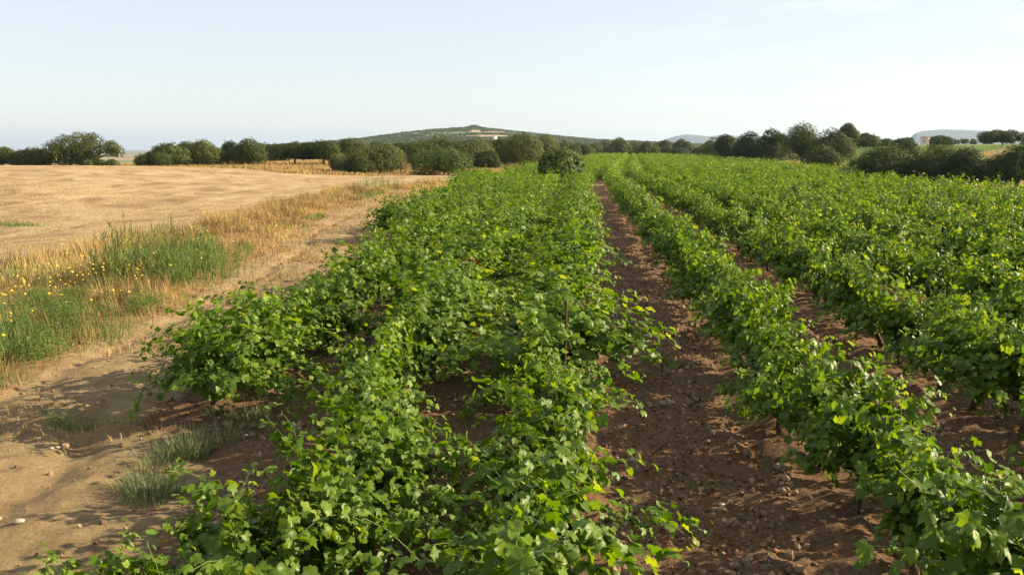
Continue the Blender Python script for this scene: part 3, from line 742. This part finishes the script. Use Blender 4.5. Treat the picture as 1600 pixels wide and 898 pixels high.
# ------------------------------------------------------------------ trees
def make_lobes(g, w, h, base, n, flat=.72):
    out = []
    for k in range(n):
        a = g.uniform(0, 2 * math.pi); rr = math.sqrt(g.random()) * .74
        x, y = math.cos(a) * rr * w / 2, math.sin(a) * rr * w / 2 * .85
        dome = math.sqrt(max(.05, 1 - (rr / .95) ** 2))
        r = g.uniform(.20, .34) * w * (1.15 if rr < .3 else .9); r = min(r, (h - base) * .55)
        z = base + r * flat * .8 + max(0, (h - base) * dome - r * flat * 1.8) * g.uniform(.35, 1.0) ** .7
        out.append((np.array([x, y, z]), r, flat))
    r = min(w * .26, (h - base) * .5)
    out.append((np.array([g.normal(0, .05 * w), 0, h - r * flat * .98]), r, flat))
    ex = max(abs(c[0]) + r for c, r, f in out); k = (w / 2 - .18 * w) / max(.1, ex - .22 * w)
    return [(c * np.array([max(k, 1.0), max(k, 1.0), 1]), r * 1.08, f) for c, r, f in out]

def tree(name, px, top, dist, wpx, label, cat='tree', seed=0, m=M_OAK, trunk=.22, dens=1.0, tint=.45, sink=0.0, lobes=None, leaf=None, flat=.84, group=None):
    """px, top: picture place of crown centre and crest; wpx: crown width in picture pixels"""
    b = bear(px, HORIZON, dist); x, y = b[0], b[1]; z = float(terrain(x, y)) - sink
    w = wpx / F0 * dist; h = bear(px, top, dist)[2] - z
    g = np.random.default_rng(seed + int(px)); base = h * trunk
    root = empty(name, (x, y, z)); tag(root, label, cat, group)
    lb = lobes(g, w, h, base) if lobes else make_lobes(g, w, h, base * .7, 11 if wpx > 45 else 8, flat)
    lf = leaf or max(.13, dist * .00128)
    n = int(dens * min(14000, 2.6 * sum(12.6 * r * r * f for _, r, f in lb) / (lf * lf)))
    geo = Geo(); P, N, T, S, C = crown_cloud(g, lb, n, lf, tint); stamp(geo, *LEAF2, P, N, T, S, C)
    tr = Geo(); lean = g.normal(0, .08, 2) * h; top_ = np.array([lean[0], lean[1], max(base * 1.25, h * .3)])
    pts = np.array([[0, 0, -.3], [lean[0] * .2, lean[1] * .2, top_[2] * .4], top_])
    V, q, cap = tube(pts, np.array([.055, .045, .04]) * h, 8); tr.put(V, [q])
    for c, r, f in lb:
        mid = (top_ + c) / 2 + np.array([0, 0, -.08 * h]) + g.normal(0, .03 * h, 3)
        V, q, cap = tube(np.array([top_ - [0, 0, .05 * h], mid, c]), np.array([.028, .018, .006]) * h, 5); tr.put(V, [q])
    add('trunk', tr.mesh('trunk', [M_TRUNK], True), root); add('crown', geo.mesh('crown', [m]), root)
    return root

def airy(g, w, h, base):   # broad oak with a leaning limb holding a detached clump at its right
    L = []
    for fx, fz, fr in ((-.40, .42, .13), (-.30, .55, .15), (-.18, .70, .16), (-.02, .80, .16), (.10, .84, .13), (-.25, .35, .15), (-.08, .45, .17), (.06, .60, .16), (.02, .35, .13), (.36, .66, .10), (.42, .52, .09), (.33, .50, .08), (.24, .58, .07), (-.15, .25, .13), (.42, .70, .07)):
        L.append((np.array([fx * w, g.normal(0, .06) * w, fz * h]), fr * w, .85))
    return L

TREES = [
 # crest of the straw field
 dict(name='oak_tree', px=2, top=230, dist=140, wpx=38, label='dark oak cut by the left edge of the picture, beyond the straw field'),
 dict(name='oak_tree', px=52, top=231, dist=138, wpx=56, label='low two-humped oak left of the broad oak on the field crest', trunk=.1),
 dict(name='oak_tree', px=128, top=213, dist=135, wpx=112, label='broad oak with a leaning right limb standing on the field crest', lobes=airy, trunk=.15),
 dict(name='shrub', px=143, top=246, dist=133, wpx=34, label='round shrub under the limb of the broad oak on the field crest', cat='shrub', trunk=.05),
 dict(name='shrub', px=173, top=249, dist=132, wpx=20, label='tiny shrub at the right foot of the broad oak on the crest', cat='shrub', trunk=.05),
 # group beyond the field
 dict(name='shrub', px=240, top=237, dist=138, wpx=46, label='dark low shrub at the left end of the tree clump beyond the field', cat='shrub', trunk=0.02, tint=.25),
 dict(name='oak_tree', px=264, top=224, dist=142, wpx=54, label='round olive-green oak second from the left in the clump beyond the field', trunk=0.05, tint=.5),
 dict(name='oak_tree', px=292, top=222, dist=150, wpx=46, label='dark oak behind the two paler oaks of the clump beyond the field', trunk=0.06, tint=.3),
 dict(name='oak_tree', px=315, top=219, dist=143, wpx=56, label='olive oak in the middle of the clump beyond the field', trunk=0.05, tint=.55),
 dict(name='oak_tree', px=355, top=221, dist=146, wpx=41, label='darker oak right of the middle of the clump beyond the field', trunk=0.05, tint=.3),
 dict(name='oak_tree', px=388, top=217, dist=142, wpx=54, label='tall oak closing the right end of the clump beyond the field', trunk=0.06, tint=.45),
 # belt
 dict(name='oak_tree', px=425, top=226, dist=185, wpx=53, label='small oak in the gap right of the clump, start of the belt', trunk=0.06, tint=.3),
 dict(name='oak_tree', px=460, top=222, dist=150, wpx=72, label='dark spreading oak with a short trunk, first big one of the belt', trunk=.40, tint=.22),
 dict(name='oak_tree', px=505, top=220, dist=148, wpx=77, label='dark spreading oak with a bare trunk above pale grass', trunk=.40, tint=.22),
 dict(name='oak_tree', px=548, top=217, dist=150, wpx=65, label='tall dark oak behind the pale shrub of the belt', trunk=0.12, tint=.3),
 dict(name='shrub', px=528, top=241, dist=112, wpx=51, label='pale olive shrub standing alone in front of the belt', cat='shrub', trunk=0.03, tint=.75),
 dict(name='oak_tree', px=592, top=224, dist=108, wpx=100, label='olive bushy oak with low branches nearest the straw field', trunk=0.07, tint=.6),
 dict(name='shrub', px=560, top=238, dist=106, wpx=46, label='leafy shrub at the left foot of the olive bushy oak', cat='shrub', trunk=0.03, tint=.5),
 dict(name='oak_tree', px=645, top=221, dist=135, wpx=97, label='wide oak with a dark trunk behind the green rounded bush', trunk=.40, tint=.4),
 dict(name='bush', px=692, top=231, dist=108, wpx=90, label='dense green rounded bush at the edge of the straw strip', cat='bush', trunk=0.02, tint=.5, m=M_FIG),
 dict(name='oak_tree', px=690, top=215, dist=150, wpx=77, label='oak rising behind the dense green rounded bush', trunk=0.12, tint=.4),
 dict(name='oak_tree', px=738, top=217, dist=142, wpx=81, label='olive oak right of the green rounded bush', trunk=0.09, tint=.5),
 dict(name='shrub', px=758, top=236, dist=138, wpx=42, label='dark low shrub below the olive oak right of the rounded bush', cat='shrub', trunk=0.02, tint=.2),
 dict(name='oak_tree', px=780, top=217, dist=155, wpx=58, label='dark oak between two olive oaks above the straw strip', trunk=0.06, tint=.3),
 dict(name='oak_tree', px=818, top=209, dist=150, wpx=72, label='tall pale oak left of the round fig tree', trunk=0.05, tint=.65),
 dict(name='oak_tree', px=850, top=210, dist=160, wpx=58, label='pale oak just behind the round fig tree', trunk=0.06, tint=.6),
 # far end of the vineyard
 dict(name='oak_tree', px=905, top=224, dist=300, wpx=44, label='far low oak behind the right side of the fig tree', trunk=.1),
 dict(name='oak_tree', px=968, top=216, dist=330, wpx=36, label='tall far oak standing out at the end of the vineyard', trunk=.08),
 dict(name='oak_tree', px=1012, top=221, dist=345, wpx=32, label='far rounded oak at the vineyard end, left of the orange strip', trunk=.1),
 dict(name='oak_tree', px=1038, top=220, dist=360, wpx=30, label='far oak above the orange grass strip', trunk=.1),
 dict(name='oak_tree', px=1067, top=218, dist=320, wpx=28, label='slender far oak left of the blue hill foot', trunk=.2),
 dict(name='shrub', px=1064, top=231, dist=290, wpx=34, label='dark shrub at the far right corner of the vineyard', cat='shrub', trunk=.03, tint=.2),
 dict(name='shrub', px=1095, top=228, dist=285, wpx=26, label='brownish shrub between the dark shrub and the right thicket', cat='shrub', trunk=.03, tint=.7),
 # right thicket
 dict(name='oak_tree', px=1132, top=211, dist=175, wpx=42, label='dark oak at the left end of the right-hand thicket', trunk=0.04, tint=.25),
 dict(name='oak_tree', px=1172, top=206, dist=168, wpx=52, label='dark rounded oak second in the right-hand thicket', trunk=0.03, tint=.28),
 dict(name='oak_tree', px=1208, top=202, dist=165, wpx=48, label='rounded oak in the middle of the right-hand thicket', trunk=0.03, tint=.32),
 dict(name='oak_tree', px=1258, top=192, dist=148, wpx=73, label='tallest olive oak of the right-hand thicket', trunk=0.05, tint=.55),
 dict(name='oak_tree', px=1300, top=201, dist=142, wpx=64, label='olive oak right of the tallest one in the thicket', trunk=0.05, tint=.5),
 dict(name='oak_tree', px=1323, top=193, dist=200, wpx=32, label='flat-topped oak peeping over the right-hand thicket', trunk=0.24, tint=.4),
 dict(name='shrub', px=1286, top=227, dist=120, wpx=54, label='dark shrub at the foot of the thicket by orange grass', cat='shrub', trunk=0.02, tint=.22),
 dict(name='oak_tree', px=1352, top=209, dist=210, wpx=44, label='low rounded oak right of the flat-topped one', trunk=.1, tint=.4),
 dict(name='oak_tree', px=1384, top=217, dist=300, wpx=36, label='small skyline oak left of the pale house', trunk=.1),
 dict(name='oak_tree', px=1418, top=215, dist=290, wpx=30, label='small skyline oak just left of the pale house', trunk=.1),
 dict(name='oak_tree', px=1468, top=212, dist=330, wpx=30, label='round skyline oak just right of the pale house', trunk=.1),
 dict(name='oak_tree', px=1505, top=217, dist=400, wpx=50, label='low line of oak crown below the flat-topped blue hill', trunk=.05),
 dict(name='oak_tree', px=1567, top=203, dist=190, wpx=58, label='flat umbrella-shaped oak near the right edge of the skyline', trunk=.28, tint=.35, flat=.66),
 dict(name='bush', px=1385, top=224, dist=82, wpx=97, label='big dark bush, left one of the hedge beyond the right vines', cat='bush', trunk=.02, tint=.15),
 dict(name='bush', px=1425, top=236, dist=84, wpx=61, label='lower dark bush between the two big hedge bushes', cat='bush', trunk=.02, tint=.18),
 dict(name='bush', px=1470, top=226, dist=80, wpx=94, label='big bush with a lit right side in the hedge', cat='bush', trunk=.02, tint=.25),
 dict(name='bush', px=1518, top=232, dist=78, wpx=68, label='dark spreading bush right of the big lit hedge bush', cat='bush', trunk=.02, tint=.2),
 dict(name='bush', px=1592, top=223, dist=76, wpx=78, label='dark bush cut by the right edge of the picture', cat='bush', trunk=.02, tint=.18),
 dict(name='bush', px=1345, top=250, dist=92, wpx=50, label='low bluish-green bush left of the big dark hedge bush', cat='bush', trunk=.02, tint=.3),
 dict(name='bush', px=1418, top=221, dist=120, wpx=46, label='bush on the bank behind the big dark hedge bush', cat='bush', trunk=.03, tint=.4),
]
for T_ in TREES: tree(**T_)

def fig(g, w, h, base):
    L = []
    for k in range(16):
        a = k * 2.4; rr = .14 + .16 * ((k * 7) % 5) / 4; z = .28 + .40 * ((k * 5) % 7) / 6
        L.append((np.array([math.cos(a) * rr * w, math.sin(a) * rr * w, z * h * (1 - .25 * rr)]), .22 * w, .75))
    return L + [(np.array([0, 0, .66 * h]), .30 * w, .8)]
tree('fig_tree', 881, 229, 67, 82, 'round dark green fig tree standing alone inside the vineyard', 'tree', 3, M_FIG, .12, 1.6, .52, 0, fig, .20)

# far-off woods that read as one mass
geo = Geo(); g = np.random.default_rng(61)
def wood(px0, px1, d0, d1, n, top0, top1, tint):
    for k in range(n):
        px = g.uniform(px0, px1); d = g.uniform(d0, d1); b = bear(px, HORIZON, d); zb = float(terrain(b[0], b[1]))
        h = bear(px, g.uniform(top0, top1), d)[2] - zb
        if h < 1.5: continue
        w = h * g.uniform(1.0, 1.6)
        lb = [(np.array([b[0] + g.normal(0, .2) * w, b[1] + g.normal(0, .2) * w, zb + h * f]), w * g.uniform(.28, .4), .8) for f in (.3, .45, .62)]
        lf = d * .0016; P, N, T, S, C = crown_cloud(g, lb, int(2.0 * 3 * 9 * (w * .34) ** 2 / lf ** 2), lf, tint); stamp(geo, *LEAF2, P, N, T, S, C)
wood(400, 640, 190, 260, 26, 222, 234, .4)
wood(620, 880, 170, 250, 40, 217, 226, .45)
wood(860, 1130, 350, 480, 50, 219, 228, .45)
wood(1100, 1330, 190, 260, 14, 214, 228, .35)
wood(1330, 1640, 380, 480, 26, 219, 224, .4)
tag(add('woodland', geo.mesh('woodland', [M_OAK])), 'far dark mass of woods behind the nearer oaks', 'woods', None, 'stuff')

# ------------------------------------------------------------------ hills
def hill(name, prof, d, depth, m, label, seed, rough=.03):
    px = np.array([p for p, _ in prof], float); py = np.array([q for _, q in prof], float)
    us = np.linspace(px[0], px[-1], 160); vsn = np.linspace(-1, 1, 41); V = []
    for s in vsn:
        for u_ in us:
            top = np.interp(u_, px, py); b = bear(u_, HORIZON, d + s * depth)
            z = (bear(u_, top, d)[2]) * (1 - s * s) ** 1.0 * (1 + rough * 6 * s * 0)
            z = z * (1 + rough * float(fbm(np.array([u_ * .03]), np.array([s * 4 + seed]), seed, 4)[0]) * (abs(s) > .05)) - 6 * abs(s)
            V.append([b[0], b[1], z])
    nu, nv = len(us), len(vsn); i, j = np.meshgrid(np.arange(nv - 1), np.arange(nu - 1), indexing='ij')
    q = np.stack([i * nu + j, i * nu + j + 1, (i + 1) * nu + j + 1, (i + 1) * nu + j], -1).reshape(-1, 4)
    V = np.array(V)
    tag(add(name, mesh_np(name, V, [q], None, [m], None, True)), label, 'hill', None, 'structure')
    return V.reshape(nv, nu, 3)

def hill_mat(name, stops, scale):
    m, n, l, p = mat(name)
    t = n.new('ShaderNodeTexNoise'); t.inputs['Scale'].default_value = scale; t.inputs['Detail'].default_value = 10; t.inputs['Roughness'].default_value = .65
    g_ = n.new('ShaderNodeNewGeometry'); l.new(g_.outputs['Position'], t.inputs['Vector'])
    r = ramp(n, stops); l.new(t.outputs['Fac'], r.inputs['Fac']); l.new(r.outputs['Color'], p.inputs['Base Color']); p.inputs['Roughness'].default_value = .95
    return m
M_HILL = hill_mat('hill_scrub', [(.35, (.05, .075, .025)), (.55, (.09, .115, .04)), (.68, (.20, .17, .08)), (.78, (.28, .20, .11))], .012)
M_FARHILL = hill_mat('far_hill', [(.3, (.03, .055, .05)), (.7, (.055, .08, .07))], .004)
HD = 1700
HV = hill('hill', [(380, 230), (440, 227), (500, 224), (560, 218), (600, 213), (640, 208), (680, 204), (705, 202.5), (728, 201), (741, 197.5), (754, 201), (780, 204), (815, 208), (860, 213), (900, 217), (960, 221), (1040, 224), (1120, 228)], HD, 420, M_HILL, 'scrub covered green hill behind the tree belt', 3, .10)
geo = Geo(); g = np.random.default_rng(71)
iu = g.uniform(0, HV.shape[1] - 1.01, 9000); iv = g.uniform(1, HV.shape[0] * .56, 9000)
i0, j0 = iv.astype(int), iu.astype(int); P0 = HV[i0, j0] + (HV[i0, j0 + 1] - HV[i0, j0]) * (iu - j0)[:, None] + (HV[i0 + 1, j0] - HV[i0, j0]) * (iv - i0)[:, None]
hu, hv_, _ = project(P0)
clear = (((hu - 762) / 35) ** 2 + ((hv_ - 214.5) / 1.6) ** 2 < 1) | (((hu - 772) / 19) ** 2 + ((hv_ - 208.5) / 1.3) ** 2 < 1) | (((hu - 742) / 14) ** 2 + ((hv_ - 207) / 2.5) ** 2 < 1) | (((hu - 700) / 22) ** 2 + ((hv_ - 209) / 1.3) ** 2 < 1)
keep = ~clear & (fbm(P0[:, 0] * .01, P0[:, 1] * .01, 5, 3) + g.normal(0, .25, 9000) > -.38); P0 = P0[keep]
for rep in range(9):
    n = len(P0); d = unit(g.normal(0, 1, (n, 3))); d[:, 2] = np.abs(d[:, 2])
    stamp(geo, *LEAF2, P0 + d * g.uniform(1.4, 3.2, (n, 1)), d + [0, 0, .4], g.normal(0, 1, (n, 3)), g.uniform(1.8, 3.6, n), np.clip(g.normal(.55, .2, n), 0, 1))
tag(add('hillside_scrub', geo.mesh('hillside_scrub', [M_OAK])), 'green scrub trees covering the hill behind the belt', 'scrub', None, 'stuff')
# bare earth and straw clearings on the hill side
def patch(px, py, rx, ry, m, name, label):
    sel = HV.reshape(-1, 3)[: HV.shape[1] * 21]; su, sv, _ = project(sel)
    def at(u_, v_):
        k = np.argsort(((su - u_) / 3) ** 2 + (sv - v_) ** 2)[:4]; w = 1 / (((su[k] - u_) / 3) ** 2 + (sv[k] - v_) ** 2 + .05); return (sel[k] * w[:, None]).sum(0) / w.sum()
    rings = [[at(px + math.cos(a) * rx * f, py + math.sin(a) * ry * f) + np.array([0, -3, 2.2]) for a in np.arange(18) / 18 * 2 * math.pi] for f in (.02, .5, 1.0)]
    V = np.array(rings).reshape(-1, 3); q = [[r * 18 + i, r * 18 + (i + 1) % 18, (r + 1) * 18 + (i + 1) % 18, (r + 1) * 18 + i] for r in range(2) for i in range(18)]
    tag(add(name, mesh_np(name, V, [np.array(q)], None, [m], None, True)), label, 'clearing', None, 'structure')
patch(762, 214.5, 34, 1.5, hill_mat('straw_clearing', [(.3, (.20, .145, .07)), (.7, (.29, .21, .11))], .05), 'straw_clearing', 'tan clearing on the hill flank')
patch(772, 208.5, 18, 1.2, hill_mat('bare_earth', [(.3, (.15, .10, .065)), (.7, (.22, .15, .10))], .05), 'bare_earth', 'pinkish bare earth on the hill flank')
hill('far_hill', [(1010, 226), (1035, 219), (1055, 213), (1072, 210), (1090, 211.5), (1105, 213.5), (1125, 211.5), (1145, 212), (1175, 214), (1205, 219), (1240, 226)], 6200, 900, M_FARHILL, 'pale blue hills beyond the vineyard end', 5, .05)
hill('far_hill', [(1405, 226), (1420, 216), (1430, 208), (1445, 204.5), (1475, 203), (1510, 203.5), (1545, 205), (1600, 206), (1680, 212), (1740, 224)], 5200, 900, M_FARHILL, 'flat-topped blue hill on the right skyline', 6, .04)

# ------------------------------------------------------------------ houses
def house(name, px, base, dist, w, dp, h, label, wall, rot=0.2, win=2):
    b = bear(px, base, dist); root = empty(name, (b[0], b[1], b[2] - .3), rot); tag(root, label, 'house')
    def box(x0, x1, y0, y1, z0, z1):
        V = np.array([[x, y, z] for z in (z0, z1) for y in (y0, y1) for x in (x0, x1)]); return V, [np.array([[0, 2, 3, 1], [4, 5, 7, 6], [0, 1, 5, 4], [2, 6, 7, 3], [0, 4, 6, 2], [1, 3, 7, 5]])]
    geo = Geo(); geo.put(*box(-w / 2, w / 2, -dp / 2, dp / 2, -3, h))
    geo.put(np.array([[-w / 2, -dp / 2, h], [-w / 2, dp / 2, h], [-w / 2, 0, h + dp * .2], [w / 2, -dp / 2, h], [w / 2, dp / 2, h], [w / 2, 0, h + dp * .2]]), [np.array([[0, 2, 1], [3, 4, 5]])])
    add('wall', geo.mesh('wall', [wall]), root)
    geo = Geo(); e = .3; zt = h + dp * .2
    for s in (-1, 1):
        V = np.array([[-w / 2 - e, s * (dp / 2 + e), h - .1], [w / 2 + e, s * (dp / 2 + e), h - .1], [w / 2 + e, 0, zt + .05], [-w / 2 - e, 0, zt + .05]]); V2 = V + [0, 0, .18]
        geo.put(np.concatenate([V, V2]), [np.array([[0, 1, 2, 3], [4, 5, 6, 7], [0, 1, 5, 4], [1, 2, 6, 5], [2, 3, 7, 6], [3, 0, 4, 7]])])
    add('roof', geo.mesh('roof', [M_TILE]), root)
    for k in range(win):
        x = (k - (win - 1) / 2) * w / (win + .4); geo = Geo(); geo.put(*box(x - .45, x + .45, -dp / 2 - .03, -dp / 2 + .05, h * .42, h * .42 + 1.2)); add('window', geo.mesh('window', [M_GLASSDARK]), root)
house('farmhouse', 1446, 226.5, 600, 4.6, 3.6, 4.2, 'small pale pink house among the oaks on the right skyline', M_WALL, -.75, 1)
house('farmhouse', 1485, 226, 560, 2.4, 3, 2.4, 'tiny pinkish hut right of the pale house on the skyline', M_WALL, -.3, 1)
hz_ = 1450
house('farmhouse', 741, 208.5, 1520, 16, 8, 3.6, 'long white house high on the hill behind the tree belt', M_WALLW, .9, 3)
house('farmhouse', 773, 217, 1400, 5, 5, 4, 'small white house lower on the hill, right of the long one', M_WALLW, .9, 1)

# ------------------------------------------------------------------ air
V = np.array([[x, y, z] for z in (-60., 150.) for y in (-500., 12900.) for x in (-8900., 8900.)])
hm = bpy.data.materials.new('haze'); hm.use_nodes = True; hn, hl = hm.node_tree.nodes, hm.node_tree.links
hn.remove(hn['Principled BSDF']); pv = hn.new('ShaderNodeVolumePrincipled'); pv.inputs['Color'].default_value = (.56, .74, 1.0, 1); pv.inputs['Density'].default_value = .00008; pv.inputs['Anisotropy'].default_value = .3
hl.new(pv.outputs[0], hn['Material Output'].inputs['Volume'])
tag(add('haze', mesh_np('haze', V, [np.array([[0, 2, 3, 1], [4, 5, 7, 6], [0, 1, 5, 4], [2, 6, 7, 3], [0, 4, 6, 2], [1, 3, 7, 5]])], None, [hm])), 'thin summer haze over the far country', 'haze', None, 'stuff')
